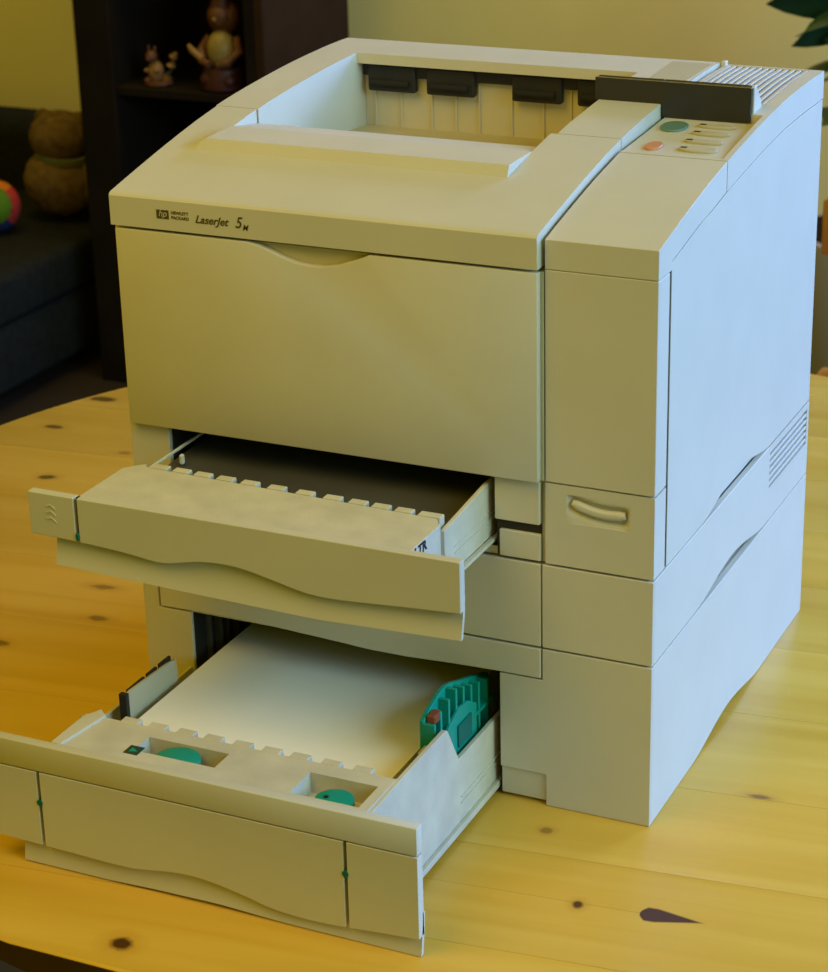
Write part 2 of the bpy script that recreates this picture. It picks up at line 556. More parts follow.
MB().cells('y', [36, 42.5, 299.5, 306], [4, 6, 104, 106], lambda u, v: 42.5 < u < 299.5 and 6 < v < 104, 3.2, 380) \
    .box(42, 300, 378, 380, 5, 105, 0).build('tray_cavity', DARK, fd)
for k in range(5):
    MB().box(42.5, 46 + (k % 2) * 2, 20 + k * 14, 24 + k * 14, 40, 103, .3).build('cavity_rib', METAL, fd)
for x in (30, 386):
    for y in (20, 384):
        MB().cyl((x, y, 6.2), 11, 12, n=20).build('rubber_foot', RUB, fd)

# ---- lower tray
MODE = 'tray2'
TY = -220
t2m = MB()
h2 = lambda u, v: (106 < u < 170 and -194 < v < -173) or (233 < u < 284 and -204 < v < -174)
t2m.cells('z', [46, 106, 170, 233, 284, 291], [-212, -204, -194, -174, -173, -160], h2, 79, 94)
t2m.box(46, 291, -212, -160, 70, 79.2, 0)
t2m.cells('z', [46, 290], [-212, -160], lambda u, v: False, 8, 70)
# right wall
t2m.prism([(-212, 6), (-212, 92), (-165, 93.5), (-84, 94), (-81, 92), (-62, 60), (300, 58), (300, 6)], 'x', 290.5, 294, .4)
# left wall
t2m.prism([(-156, 6), (-156, 88), (-150, 86), (-126, 75), (-52, 75), (-48, 56), (300, 56), (300, 6)], 'x', 37, 40, .4)
t2m.box(40, 291, -160, 300, 6, 12, 0)
t2m.box(294, 297.5, -208, 300, 5, 9, .4)
t2m.prism([(47, -208), (56, -208), (63, -160), (54, -152), (47, -168)], 'z', 93, 96.2, 1.1)
tray2 = t2m.build('paper_tray', PLT, fd)
for dz in (22, 27):
    MB().box(294, 294.8, -60, 180, dz, dz + 1.2, 0).build('moulding_line', PL, tray2)
MB().prism([(0, 77.6), (333, 77.6), (333, 98), (0, 98)], 'y', TY, -211.5, .8, 2).build('rim', PL, tray2)
wb = [(0, 17), (21, 16.4), (70, 15), (100, 14.2), (116, 14.6), (135, 17.5), (154, 19.8), (175, 19), (200, 14.6), (220, 10.4), (245, 8.6), (270, 9), (300, 11), (335, 13)]
wx = lambda a, b, n: [(x, catmull(wb, x)) for x in lin(b, a, n)]
MB().prism([(0, 76.6), (40.2, 76.6)] + wx(0, 40.2, 4), 'y', TY, -212, .2).build('front_panel', PL, tray2)
MB().prism([(43, 76.6), (279, 76.6)] + wx(43, 279, 36), 'y', TY, -212, .2).build('front_panel', PL, tray2)
MB().prism([(281.8, 76.6), (333, 76.6)] + wx(281.8, 333, 7), 'y', TY, -212, .2).build('front_panel', PL, tray2)
MB().box(3, 331, -213.5, -211.6, 22, 79, 0).build('slot_backing', GROOVE, tray2)
for x in (41.6, 280.4):
    MB().cyl((x, TY + .6, 51), 2.4, 2.4, 'y', 12).build('slot_pin', TEALD, tray2)


def skirt(x0, x1, ztop, zbot, y_top, y_mid, y_bot, m_, parent):
    xs = lin(x0, x1, 24)
    t = bmesh.new(); rows = []
    for x in xs:
        zt, zb = ztop(x), zbot(x)
        row = []
        for s in lin(0, 1, 6):
            yy = y_top * (1 - s) ** 2 + 2 * y_mid * s * (1 - s) + y_bot * s * s
            row.append(t.verts.new((x, yy, zt + (zb - zt) * s)))
        for s in lin(1, 0, 3):
            yy = y_top * (1 - s) ** 2 + 2 * y_mid * s * (1 - s) + y_bot * s * s
            row.append(t.verts.new((x, yy + 3.2, zt + (zb - zt) * s)))
        rows.append(row)
    n = len(rows[0])
    for i in range(len(rows) - 1):
        for k in range(n):
            t.faces.new((rows[i][k], rows[i][(k + 1) % n], rows[i + 1][(k + 1) % n], rows[i + 1][k]))
    t.faces.new(rows[0]); t.faces.new(rows[-1][::-1])
    bmesh.ops.recalc_face_normals(t, faces=t.faces)
    m = MB(); m.join(t)
    return m.build('skirt', m_, parent)


skirt(22, 333, lambda x: 30, lambda x: interp([(22, .8), (90, .8), (130, 2.2), (180, 3), (230, .8), (340, .3)], x), -213.5, -214, -217.6, PL, tray2)
for x in (82, 104, 127, 149, 172, 195, 217, 241, 265):
    MB().box(x - 7, x + 7, -160.5, -153, 86, 94.6, .5).build('tooth', PLT, tray2)
# knobs
MB().cyl((138, -190, 89), 16.5, 6, n=40, bev=.8).build('size_dial', TEAL, tray2, label='teal size dial')
q = MB().cyl((262, -196, 88), 13.5, 6, n=40, bev=.8).build('size_dial', TEAL, tray2, label='teal size dial')
MB().cyl((256, -196, 91), 1.8, 1.2, n=12).build('dial_hole', INKB, tray2)
MB().box(101, 112, -200, -188.5, 93.9, 94.5, .1).build('tray_label', mat('dark_green_label', (.01, .05, .035), .4), tray2, label='small dark green label')
MB().prism([(104, -197.5), (110, -195.5), (104, -191.5)], 'z', 94.4, 94.7, 0).build('label_arrow', TEAL, tray2)
# left rail guide
MB().prism([(-119, 60), (-119, 90), (-112, 91), (-60, 88.5), (-47, 87), (-45, 60)], 'x', 52, 54.5, .4).build('side_guide', PLD, tray2)
MB().box(49.5, 56, -122, -117.5, 66, 92, .5).build('guide_edge', DARK, tray2)
for k, (y0, y1) in enumerate(((-112, -88), (-84, -70), (-66, -50))):
    MB().box(49.5, 52, y0, y1, 80, 90.5, .5).build('guide_clip', DARK, tray2)
# teal width guide
tg = MB()
tg.prism([(-87, 74), (-87, 100), (-80, 103), (-62, 108), (-50, 109.5), (-38, 107), (-26, 103), (11, 90), (30, 84), (30, 60), (-70, 60)], 'x', 275, 278.5, .5)
for y, z in ((-76, 103), (-62, 106), (-49, 108), (-36, 104), (-22, 99), (-8, 94), (8, 89)):
    tg.box(278, 286.5, y, y + 3, 48, z, .3)
tg.box(278, 286.5, -87, -84, 76, 98, .3)
tg.prism([(-66, 40), (-66, 84), (-46, 92), (-30, 90), (-14, 82), (-14, 40)], 'x', 285, 287.5, .4)
tg.box(277, 287, -86, 20, 70, 73, .3)
guide = tg.build('width_guide', TEAL, tray2, label='teal paper width guide')
MB().box(286.5, 289, -50, -26, 62, 80, .4).build('guide_window', TEALD, tray2)
MB().box(279, 286, -84, -72, 97, 103.5, 1).build('guide_latch', REDB, tray2, label='reddish brown latch')
MB().box(279, 289, -100, -88, 74, 82, .6).build('guide_stop', PLT, tray2)

# ---- paper stack
ps = thing('paper_stack', 'stack of blank white paper lying in the lower open tray', 'paper', (167, 0, 12))
pm = MB()
pm.box(61, 270, -148, 149, 12.3, 71.6, .2)
pm.build('sheets', PAPER, ps)
t = bmesh.new()
NX, NY = 12, 16
def pz(x, y): return 72.2 + 0.9 * math.sin((x - 61) / 209 * math.pi) * max(0, (y + 148) / 297) + .3
vv = [[t.verts.new((x, y, pz(x, y))) for y in lin(-148.6, 148, NY)] for x in lin(61.6, 270.6, NX)]
v2 = [[t.verts.new((x, y, 71.6)) for y in lin(-148.6, 148, NY)] for x in lin(61.6, 270.6, NX)]
for i in range(NX - 1):
    for j in range(NY - 1):
        t.faces.new((vv[i][j], vv[i + 1][j], vv[i + 1][j + 1], vv[i][j + 1]))
        t.faces.new((v2[i][j], v2[i][j + 1], v2[i + 1][j + 1], v2[i + 1][j]))
    t.faces.new((vv[i][0], v2[i][0], v2[i + 1][0], vv[i + 1][0]))
    t.faces.new((vv[i][-1], vv[i + 1][-1], v2[i + 1][-1], v2[i][-1]))
for j in range(NY - 1):
    t.faces.new((vv[0][j], vv[0][j + 1], v2[0][j + 1], v2[0][j]))
    t.faces.new((vv[-1][j], v2[-1][j], v2[-1][j + 1], vv[-1][j + 1]))
m = MB(); m.join(t); m.build('top_sheet', PAPER, ps)

MODE = 'printer'
# ================================================================== DUPLEX UNIT (middle)
dx = thing('duplex_unit', 'slim beige unit between printer and bottom feeder, slotted vent at rear right', 'printer unit', (208, 202, 128))
MB().box(0, 408, 3, 404, 129, 191, .5).build('housing', PL, dx)
MB().box(0, 332, 0, 3.2, 128.6, 191.6, .5).build('front_panel', PL, dx)
MB().box(333.4, 416, 0, 3.2, 128.6, 191.6, .4).build('front_panel', PL, dx)
W2 = [(0, 0), (95, 0)] + [(y, 9.5 * math.sin(math.pi * (y - 95) / 190) ** 2) for y in range(105, 285, 10)] + [(285, 0), (404, 0)]
bot = [(y, 128.4 + catmull(W2, y)) for y in lin(286, 3.3, 44)]
MB().prism([(3.3, 191.6), (286, 191.6)] + bot, 'x', 411, 416, .4).build('side_panel', PL, dx)
MB().cells('x', [286.05, 288, 398, 404], [128.6, 156, 187.5, 191.5], lambda u, v: 288 < u < 398 and 156 < v < 187.5, 411, 415.9).build('vent_frame', PL, dx)
MB().box(408.2, 409.5, 284, 400, 154, 189, 0).build('vent_backing', GROOVE, dx)
for k in range(6):
    z = 158 + k * 5.45
    MB().box(410.5, 415.7, 288, 398, z, z + 2.7, .3).build('vent_slat', PL, dx)

# ================================================================== LASER PRINTER (top)
pr = thing('laser_printer', 'beige laser printer with curved top and its upper tray pulled out', 'printer', (208, 202, 192))
P = [(-7, 433.2), (-5.5, 435), (0, 436.4), (28, 442), (54, 447), (80, 451.8), (100, 455.2), (123, 459.4), (146, 463), (170, 466.4), (200, 469.6), (240, 472.6), (280, 475), (330, 476.8), (372, 477.4), (404, 476.8)]
Q = [(0, 431.3), (30, 437.5), (60, 443.2), (89, 448.4), (120, 453.5), (148, 458), (190, 463.6), (231, 468.2), (270, 471.5), (295, 473), (350, 474.6), (404, 474.2)]
Pf = lambda y: catmull(P, y)
Qf = lambda y: catmull(Q, y)

# core housing with the tray opening
MB().cells('y', [0, 33.5, 298, 411], [193, 199, 253.5, 406], lambda u, v: 33.5 < u < 298 and 199 < v < 253.5, 4, 404).build('housing', PL, pr)
MB().prism([(0, 193), (33.3, 193), (33.3, 253), (0, 253)], 'y', 0, 4, .5).build('front_post', PL, pr)
MB().box(0, 335, 0.0, 4, 254, 406, .3).build('inner_front', PLY, pr)
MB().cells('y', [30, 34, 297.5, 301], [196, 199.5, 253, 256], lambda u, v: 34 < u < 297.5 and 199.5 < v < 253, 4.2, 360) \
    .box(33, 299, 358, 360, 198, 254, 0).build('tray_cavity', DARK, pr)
MB().box(298.2, 332, 3.4, 4.3, 193.5, 254, 0).build('gap_backing', GROOVE, pr)
MB().box(298.2, 332, -1.5, 3.4, 222.5, 252.8, .5).build('guide_block', PL, pr)
MB().box(301, 332, 0, 3.4, 194, 214.5, .5).build('guide_block', PL, pr)
# toner door with the finger notch
notch = [(113, 406), (121, 404.6), (130, 401.5), (140, 397.5), (150, 394.6), (161, 393.4), (172, 393.6), (184, 396), (196, 400.6), (204, 403.6), (208.5, 406)]
MB().prism([(4, 254.5), (333, 254.5), (333, 406.6)] + [(x, z + .6) for x, z in notch[::-1]] + [(4, 406.6)], 'y', -7.0, -0.3, .9, 2).build('front_door', PL, pr)
# column pieces
MB().box(336, 416, 0, 23.4, 254, 407.8, .4).build('front_column', PL, pr)
lat = MB()
lat.cells('y', [336, 350, 400, 416], [193.6, 227, 247, 252.8], lambda u, v: 350 < u < 400 and 227 < v < 247, 0, 23.4)
fc = lat.build('front_column', PL, pr)
# hand recess: dished pocket with a rounded bar-shaped pull
t = bmesh.new()
nx, nz = 28, 14
gv = []
def rdepth(x, z):
    # curved groove centre line
    cz = 238 - 3.0 * math.sin((x - 356) / 40 * math.pi) if 350 < x < 400 else 238
    cz = 241.5 - 0.11 * (x - 352) - 2.6 * math.sin(max(0, min(1, (x - 352) / 46)) * math.pi)
    ex = min(1, max(0, (x - 352) / 5)) * min(1, max(0, (398 - x) / 5))
    d = abs(z - cz)
    return 7.0 * ex * math.exp(-(d / 5.6) ** 4) + 1.0 * ex * math.exp(-((z - cz + 7) / 5) ** 2)
for i in range(nx):
    gv.append([])
    for j in range(nz):
        x = 350 + 50 * i / (nx - 1); z = 227 + 20 * j / (nz - 1)
        gv[i].append(t.verts.new((x, rdepth(x, z), z)))
for i in range(nx - 1):
    for j in range(nz - 1):
        t.faces.new((gv[i][j], gv[i + 1][j], gv[i + 1][j + 1], gv[i][j + 1]))
m = MB(); m.join(t)
hr = m.build('hand_recess', PL, fc)
pts = [(355.5 + 39 * s, 2.2, 241.0 - 4.0 * s - 2.8 * math.sin(s * math.pi)) for s in lin(0, 1, 12)]
MB().tube(pts, [2.2] + [3.3] * 10 + [2.4], 12).build('finger_pull', PL, fc)
# caps on the column
ysA = lin(0, 146.8, 18)
MB().prism([(y, Qf(y)) for y in ysA] + [(y, Qf(y) - 22) for y in ysA[::-1] if y > 28] + [(28, Qf(28) - 22), (28, 408.4), (0, 408.4)], 'x', 336, 416, .25).build('front_cap', PL, pr)
MB().box(410.5, 415.2, 23.5, 28, 193.5, 411, 0).build('seam_shade', GROOVE, pr)  # dark near-flush strip stands in for the shade inside the seam gap
# side panel with the wavy scooped bottom
W3 = [(26, 0), (105, 0)] + [(y, 11.5 * math.sin(math.pi * (y - 105) / 185) ** 2) for y in range(115, 290, 10)] + [(290, 0), (404, 0)]
ysS = lin(28.0, 403.5, 60)
top = [(y, Qf(min(y, 340)) - 23.4) for y in ysS]
MB().prism(top + [(y, 192.8 + catmull(W3, y)) for y in ysS[::-1]], 'x', 411, 415.8, .2).build('side_panel', PL, pr)
ysB = lin(148, 404, 30)


def ctop(x, y):
    if 150.5 < y < 249 and x < 411.5: return 457.6 + (y - 150) * 0.0545
    if 276 < y < 400.5 and 341 < x < 405: return Qf(y) - 6
    return Qf(y)


cx_ = [336, 340.9, 341.1, 404.9, 405.1, 411.4, 411.6, 416]
cy_ = sorted([148, 150.4, 150.6, 248.9, 249.1, 275.9, 276.1, 400.4, 400.6, 404] + lin(160, 240, 6) + lin(290, 390, 8))
hc = MB().height(cx_, cy_, ctop, lambda x, y: Qf(min(y, 340)) - 22.2)
conp = hc.build('control_panel', PL, pr)
for k in range(12):
    x = 342.4 + k * 5.35
    MB().prism([(y, Qf(y) - .2) for y in lin(277, 400, 10)] + [(y, Qf(y) - 5.8) for y in lin(400, 277, 10)], 'x', x, x + 2.9, .3).build('vent_slat', PL, conp)


def on_top(cx, cy, w, d, h, taper=0.0):
    """flat button lying on the sloping panel"""
    z = lambda y: Qf(y) - 1.0
    pts_ = [(cy - d / 2, z(cy - d / 2) - .3), (cy + d / 2, z(cy + d / 2) - .3), (cy + d / 2, z(cy + d / 2) + h), (cy - d / 2, z(cy - d / 2) + h)]
    return pts_


def pill(cx, cy, w, d, h, mm, name, label=None):
    sl = (Qf(cy + 5) - Qf(cy - 5)) / 10
    pts_ = []
    n = 24
    for k in range(n):
        a = 2 * math.pi * k / n
        e = 0.9
        c_, s_ = math.cos(a), math.sin(a)
        pts_.append((cx + w / 2 * math.copysign(abs(c_) ** e, c_), cy + d / 2 * math.copysign(abs(s_) ** e, s_)))
    t = MB().prism(pts_, 'z', 0, h + .3, .5)
    for v in t.bm.verts: v.co.z += 457.4 + (v.co.y - 150) * 0.0545
    return t.build(name, mm, conp, label=label)


pill(351.6, 223, 20, 26, 1.6, GREENB, 'button', 'round green button')
pill(354.3, 169, 12.5, 20, 1.6, ORANGEB, 'button', 'small orange button')
for (cx, cy, d) in ((382, 230.5, 8.5), (383.7, 211, 8.5), (385, 189, 8.5), (387.5, 168, 12)):
    pill(cx, cy, 29, d, 1.8, PLD, 'button')
    MB().box(cx - 12.5, cx - 8, cy - 1.5, cy + 1.5, 459.6 + (cy - 150) * 0.0545, 459.9 + (cy - 150) * 0.0545, 0).build('button_mark', INK, conp)
# display hood
MB().prism([(250, 461), (251.5, 489.5), (254, 490.5), (257, 489), (276, 470), (276, 461)], 'x', 334, 401, .5).build('display_hood', BLACK, pr)
MB().prism([(250, 471.5), (251.5, 489.5), (254, 490.5), (257, 489), (276, 473.5), (276, 471.5)], 'x', 281.5, 334, .5).build('display_hood', BLACK, pr)
MB().prism([(281, 473.2), (333.6, 472.8), (333.6, 463.2), (402.4, 463.8), (402.8, 489.6), (281, 490)], 'y', 246.5, 250.4, .25).build('display_window', BLACK, pr)
MB().prism([(250.6, 464.5), (250.8, 489.6), (255, 490.8), (270, 476), (270, 466)], 'x', 401.2, 404, .5).build('hood_side', PL, pr)

# top cover: front lid with the raised pad
def lid(x, y):
    z = Pf(y)
    if 36 <= x <= 279:
        if y <= 74: return z
        if y < 78: return z + (459.0 - Pf(78)) * (y - 74) / 4
        pad = interp([(78, 458.9), (120, 459.2), (158.5, 454.0)], y)
        if y < 120: return max(z, pad)
        return pad
    return z


lx = [0, 6, 12, 20, 28, 35.9, 36, 100, 200, 279, 279.1, 300, 320, 333]
ly = sorted(set([-7, -6.3, -5.5, -3, 0, 10, 20, 30, 40, 50, 60, 70, 74, 78, 80, 90, 100, 110, 119, 120, 123, 126, 134, 142, 150, 158.5]))


def lid2(x, y):
    if x == 28 and y <= 118: return Pf(y) + (lid(36, y) - Pf(y)) * 0.45
    if x == 35.9: return lid(36, y) if y <= 119 else Pf(y)
    if x in (22,): # soft left end of the step
        return Pf(y) + (lid(36, y) - Pf(y)) * (0.0 if y > 100 else 0.0)
    return lid(x, y)


MB().height([max(x, 1.0) for x in lx], ly, lid2, 409).build('top_cover', PL, pr)
RE = 396.0
ysR = sorted(set(lin(159.6, 336, 20) + lin(336, RE, 8)))
rc = MB()
rc.prism([(y, Pf(y)) for y in ysR] + [(RE, 408), (159.6, 408)], 'x', 0, 37, 0)
rc.prism([(y, Pf(y)) for y in ysR] + [(RE, 408), (159.6, 408)], 'x', 284, 333, 0)
rc.prism([(y, Pf(y)) for y in ysR if y >= 336] + [(RE, 408), (390, 408), (390, 462), (344, 467.2), (336, 468.4)], 'x', 37, 284, 0)
rc.build('rear_cover', PL, pr)
# output well
MB().prism([(159.6, 453), (166, 451.5), (300, 412), (352, 408), (352, 406.5), (159.6, 406.5)], 'x', 37, 284, .3).build('output_tray', PLY, pr)
bw = MB().box(37.2, 284, 351, 356, 407, 468, 0)
well = bw.build('well_back', PL, pr)
for x in (46, 70, 98, 120, 141, 170, 198, 222, 250, 270):
    MB().box(x, x + 1.6, 349.4, 351.4, 407, 456, .3).build('rib', PL, well)
MB().box(38, 284, 345, 350, 457, 467.2, .6).build('exit_rail', DARK, pr)
for x0 in (44, 97.5, 174, 231):
    MB().box(x0, x0 + 43, 341.5, 349, 445, 467, 1.2).build('exit_roller_block', DARK, pr)
    MB().cyl((x0 + 21, 341, 452), 3.2, 34, 'x', 14).build('exit_roller', RUB, pr)
# tan inset plate on the rear top
tt = MB().prism([(300, 318), (334 - 4, 318), (331, 384), (297, 384)], 'z', 0, .7, 0)
for v in tt.bm.verts: v.co.z += Pf(v.co.y) - .1
tt.build('inset_plate', PLD, pr)
MB().box(334, 338, 394, 401, 474, 478, .6).build('hinge_tab', PL, pr)

# lettering on the lid front
YF = -7.15
lg = MB().box(40.2, 50.4, YF - .1, -6.8, 417.9, 425.0, .12).build('badge', INK, pr, label='maker badge')
text('hp', 6.8, 41.8, 419.8, YF - .15, PLY, lg, 'badge_lettering', shear=.3)
text('HEWLETT', 3.2, 52.4, 422.4, YF, INK, pr, bold=.06, sx=1.0)
text('PACKARD', 3.2, 52.4, 418.6, YF, INK, pr, bold=.06, sx=1.0)
text('LaserJet', 8.0, 71.8, 417.6, YF, INK, pr, shear=.35, sx=1.02, bold=.12)
text('5', 11.5, 104.2, 417.0, YF, INK, pr, shear=.3, sx=.9, bold=.1)
text('M', 6.0, 110.2, 415.6, YF, INK, pr, shear=.3, sx=.9, bold=.06)

# ---- upper tray
MODE = 'tray1'
TY1 = -143
u = MB()
u.prism([(36, -135), (36, -72), (48, -58), (52, -64), (286, -73), (290, -80), (292.5, -82), (292.5, -135)], 'z', 206, 249, .6)
u.prism([(-76, 206), (-76, 241), (0, 248), (250, 248), (250, 206)], 'x', 289, 292.5, .4)
u.prism([(-60, 206), (-60, 236), (-10, 226), (250, 226), (250, 206)], 'x', 36, 39, .4)
u.box(39, 289, -66, 250, 206, 209, 0)
u.box(292.5, 296.5, -134, 200, 203.5, 206, .4)
tray1 = u.build('paper_tray', PLT, pr)
MB().prism([(-62, 226), (-40, 229), (120, 236), (250, 236), (250, 222), (-62, 222)], 'x', 40, 288, .3).build('lift_plate', METAL, tray1)
MB().box(292.4, 293.0, -60, 120, 222, 223.2, 0).build('moulding_line', PL, tray1)
MB().box(292.4, 293.0, -60, 120, 217, 218.2, 0).build('moulding_line', PL, tray1)
fb = [(0, 219), (37, 218), (60, 217), (81, 215.5), (100, 213.4), (110, 213.2), (122, 215.5), (138, 219), (156, 220.3), (170, 219.6), (185, 216.8), (205, 212.6), (222, 210), (240, 209.6), (265, 210.8), (289, 212.2), (333, 214.5)]
fx = lambda a, b, n: [(x, catmull(fb, x)) for x in lin(b, a, n)]
MB().prism([(1.5, 253), (39.2, 253)] + fx(1.5, 39.2, 4), 'y', TY1, TY1 + 7.5, .6).build('front_panel', PL, tray1)
MB().prism([(42, 253), (333, 253)] + fx(42, 333, 40), 'y', TY1, TY1 + 7.5, .5).build('front_panel', PL, tray1)
MB().box(30, 50, TY1 + 4, TY1 + 7, 222, 252, 0).build('slot_backing', GROOVE, tray1)
MB().box(39.2, 42.4, TY1 - 1.2, TY1 + 2, 219.5, 225, .8).build('slot_pin', TEALD, tray1)
for k in range(3):
    MB().prism([(16, 243 - k * 5), (20, 244.5 - k * 5), (24, 241.5 - k * 5), (24, 240.3 - k * 5), (20, 243.3 - k * 5), (16, 241.8 - k * 5)], 'y', TY1 - .5, TY1 + .2, 0).build('embossed_mark', PL, tray1)
skirt(19, 332, lambda x: 224, lambda x: interp([(15, 198.6), (92, 196), (165, 194), (226, 192.6), (333, 196.0)], x), TY1 + 6.5, TY1 + 6.5, TY1 + 2, PL, tray1)
tx = [54, 72, 90, 109, 129, 151, 174, 196, 216, 234, 252, 270]
for k, x in enumerate(tx):
    w_ = 13 if k < 11 else 17
    MB().box(x, x + w_, -62.0 - (x - 54) * .04, -54.5 - (x - 54) * .04, 238, 248.6, .5).build('tooth', PLT, tray1)
MB().prism([(50, -66), (286, -75), (286, -64), (50, -54)], 'z', 238, 243.5, 0).build('tooth_rail', METAL, tray1)
MB().box(44.5, 46.3, -58, 60, 240, 242.4, .5).build('edge_guide', PLT, tray1)
MB().box(50, 53.5, -16, -12, 232, 240, 1).build('guide_pin', PLT, tray1)
text('LTR', 10.0, 292.7, 240.5, -125, INKB, tray1, 'size_mark', normal='+x', sx=1.1, bold=.35)

# ================================================================== BACKGROUND
MODE = 'bg'
# sofa
sf = thing('sofa', 'dark charcoal fabric sofa behind the table, left of the dark cabinet', 'sofa', (-2250, 2950, FZ))
MB().box(-2790, -1775, 2170, 3020, -700, -560, 12, 3).build('base', SOFA, sf)
MB().box(-2780, -1765, 2150, 3010, -560, -452, 22, 4).build('seat_cushion', SOFA, sf)
m = MB().prism([(2990, -560), (2985, -312), (3010, -284), (3100, -284), (3130, -560)], 'x', -2790, -1722, 15, 3)
m.build('backrest', SOFA, sf)
MB().box(-2900, -2790, 2150, 3130, -700, -330, 25, 4).build('armrest', SOFA, sf)
for x in (-2850, -1830):
    for y in (2220, 3080):
        MB().cyl((x, y, -720), 20, 40, n=14).build('leg', WDARK, sf)

# teddy bear seen from behind
tb = thing('teddy_bear', 'brown plush teddy bear sitting on the dark sofa', 'teddy bear', (-1895, 2800, -450))
MB().ball((-1903, 2815, -369), 86, 1.0, .85, .91, n=40, fuzz=.05).build('body', FUR, tb)
MB().ball((-1896, 2812, -270), 66, 1.06, .92, .86, n=36, fuzz=.05).build('head', FUR, tb)
MB().ball((-1942, 2822, -234), 21, 1, .6, 1, n=16).build('ear', FUR, tb)
MB().ball((-1848, 2822, -234), 21, 1, .6, 1, n=16).build('ear', FUR, tb)
MB().ball((-1968, 2812, -368), 28, .75, .9, 1.9, rot=('Y', .2), n=20).build('arm', FUR, tb)
MB().ball((-1826, 2812, -368), 28, .75, .9, 1.9, rot=('Y', -.2), n=20).build('arm', FUR, tb)
MB().ball((-1940, 2885, -418), 29, .9, 1.6, .95, n=20).build('leg', FUR, tb)
MB().ball((-1852, 2885, -418), 29, .9, 1.6, .95, n=20).build('leg', FUR, tb)
t = bmesh.new()
rings = []
for k in range(36):
    a = 2 * math.pi * k / 36
    c = Vector((-1890 + 58 * math.cos(a), 2812 + 50 * math.sin(a), -315 + 3 * math.sin(2 * a)))
    rings.append([t.verts.new(c + Vector((math.cos(a) * p[0], math.sin(a) * p[0], p[1]))) for p in ((0, -9), (5, -6), (5, 6), (0, 9))])
for k in range(36):
    for j in range(3):
        t.faces.new((rings[k][j], rings[(k + 1) % 36][j], rings[(k + 1) % 36][j + 1], rings[k][j + 1]))
m = MB(); m.join(t); m.build('ribbon', RIB, tb)

# colourful plush ball
pb = thing('plush_ball', 'round plush toy ball in green, orange and red on sofa', 'toy ball', (-1972, 2650, -450))
cb = Vector((-1972, 2650, -393)); rb = 56
ax = Vector((0.45, -0.85, 0.25)).normalized()
e1 = ax.cross(Vector((0, 0, 1))).normalized(); e2 = ax.cross(e1)


def ball_piece(t0, t1, p0, p1, m_):
    t = bmesh.new(); gr = []
    for th in lin(t0, t1, 9):
        gr.append([t.verts.new(cb + (ax * math.cos(th) + (e1 * math.cos(ph) + e2 * math.sin(ph)) * math.sin(th)) * rb * (1 + .02 * math.sin((th - t0) / (t1 - t0) * math.pi))) for ph in lin(p0, p1, 13)])
    for i in range(8):
        for j in range(12):
            t.faces.new((gr[i][j], gr[i + 1][j], gr[i + 1][j + 1], gr[i][j + 1]))
    bmesh.ops.remove_doubles(t, verts=t.verts, dist=.01)
    bmesh.ops.recalc_face_normals(t, faces=t.faces)
    mm = MB(); mm.join(t); mm.build('segment', m_, pb)


ball_piece(0, 0.85, 0, 2 * math.pi, BG)
for k, m_ in enumerate((BG, BB, BR, BO)):
    ball_piece(0.85, math.pi, math.radians(-45 + 90 * k), math.radians(45 + 90 * k), m_)

# dark cabinet
cb_ = thing('display_cabinet', 'tall dark wooden cabinet with open shelves beside the charcoal sofa', 'cabinet', (-1480, 2780, FZ))
CY0, CY1 = 2600, 2980
MB().box(-1700, -1614, CY0, CY1, FZ, 900, 3).build('side_panel', WDARK, cb_)
MB().box(-1284, -1262, CY0, CY1, FZ, 900, 2).build('side_panel', WDOOR, cb_)
MB().box(-1614, -1286, CY1 - 14, CY1, FZ, 900, 0).build('back_panel', WDARK, cb_)
MB().box(-1700, -1262, CY0, CY1, 900, 925, 3).build('top_panel', WDARK, cb_)
MB().box(-1306, -1285, CY0, CY0 + 16, FZ, 898, 1.5).build('front_stile', WDARK, cb_)
for z in (-660, -380, -118, 240, 560):
    MB().box(-1614, -1286, CY0 + 8, CY1 - 14, z, z + 18, 1.5).build('shelf', WDARK, cb_)
# squirrel figurine
sq = thing('squirrel_figurine', 'small tawny squirrel figurine with raised tail on cabinet shelf', 'figurine', (-1540, 2650, -97))
k0 = (-1540, 2650)
MB().cyl((k0[0] + 4, k0[1], -94), 30, 6, n=24).build('base', CER_B, sq)
MB().ball((k0[0] - 2, k0[1], -73), 19, .9, .9, 1.2, n=20).build('body', CER_T, sq)
hd = MB().ball((k0[0] - 6, k0[1] - 6, -42), 12.5, 1, 1.1, 1, n=18)
hd.ball((k0[0] - 8, k0[1] - 17, -45), 5, n=12)
hd.build('head', CER_B, sq)
for s in (-1, 1):
    MB().ball((k0[0] - 6 + s * 7, k0[1] - 4, -27), 4, .7, .6, 1.9, n=10).build('ear', CER_B, sq)
    MB().ball((k0[0] - 2 + s * 12, k0[1] - 15, -68), 5, .9, 1.6, .9, n=10).build('paw', CER_T, sq)
MB().ball((k0[0] - 14, k0[1] - 10, -88), 8, .9, 1.5, .7, n=12).build('foot', CER_B, sq)
MB().tube([(k0[0] + 14, k0[1] + 4, -92), (k0[0] + 26, k0[1] + 8, -80), (k0[0] + 31, k0[1] + 8, -60), (k0[0] + 38, k0[1] + 6, -42), (k0[0] + 46, k0[1] + 4, -33)], [6, 10, 11, 9, 3], 14).build('tail', CER_T, sq)

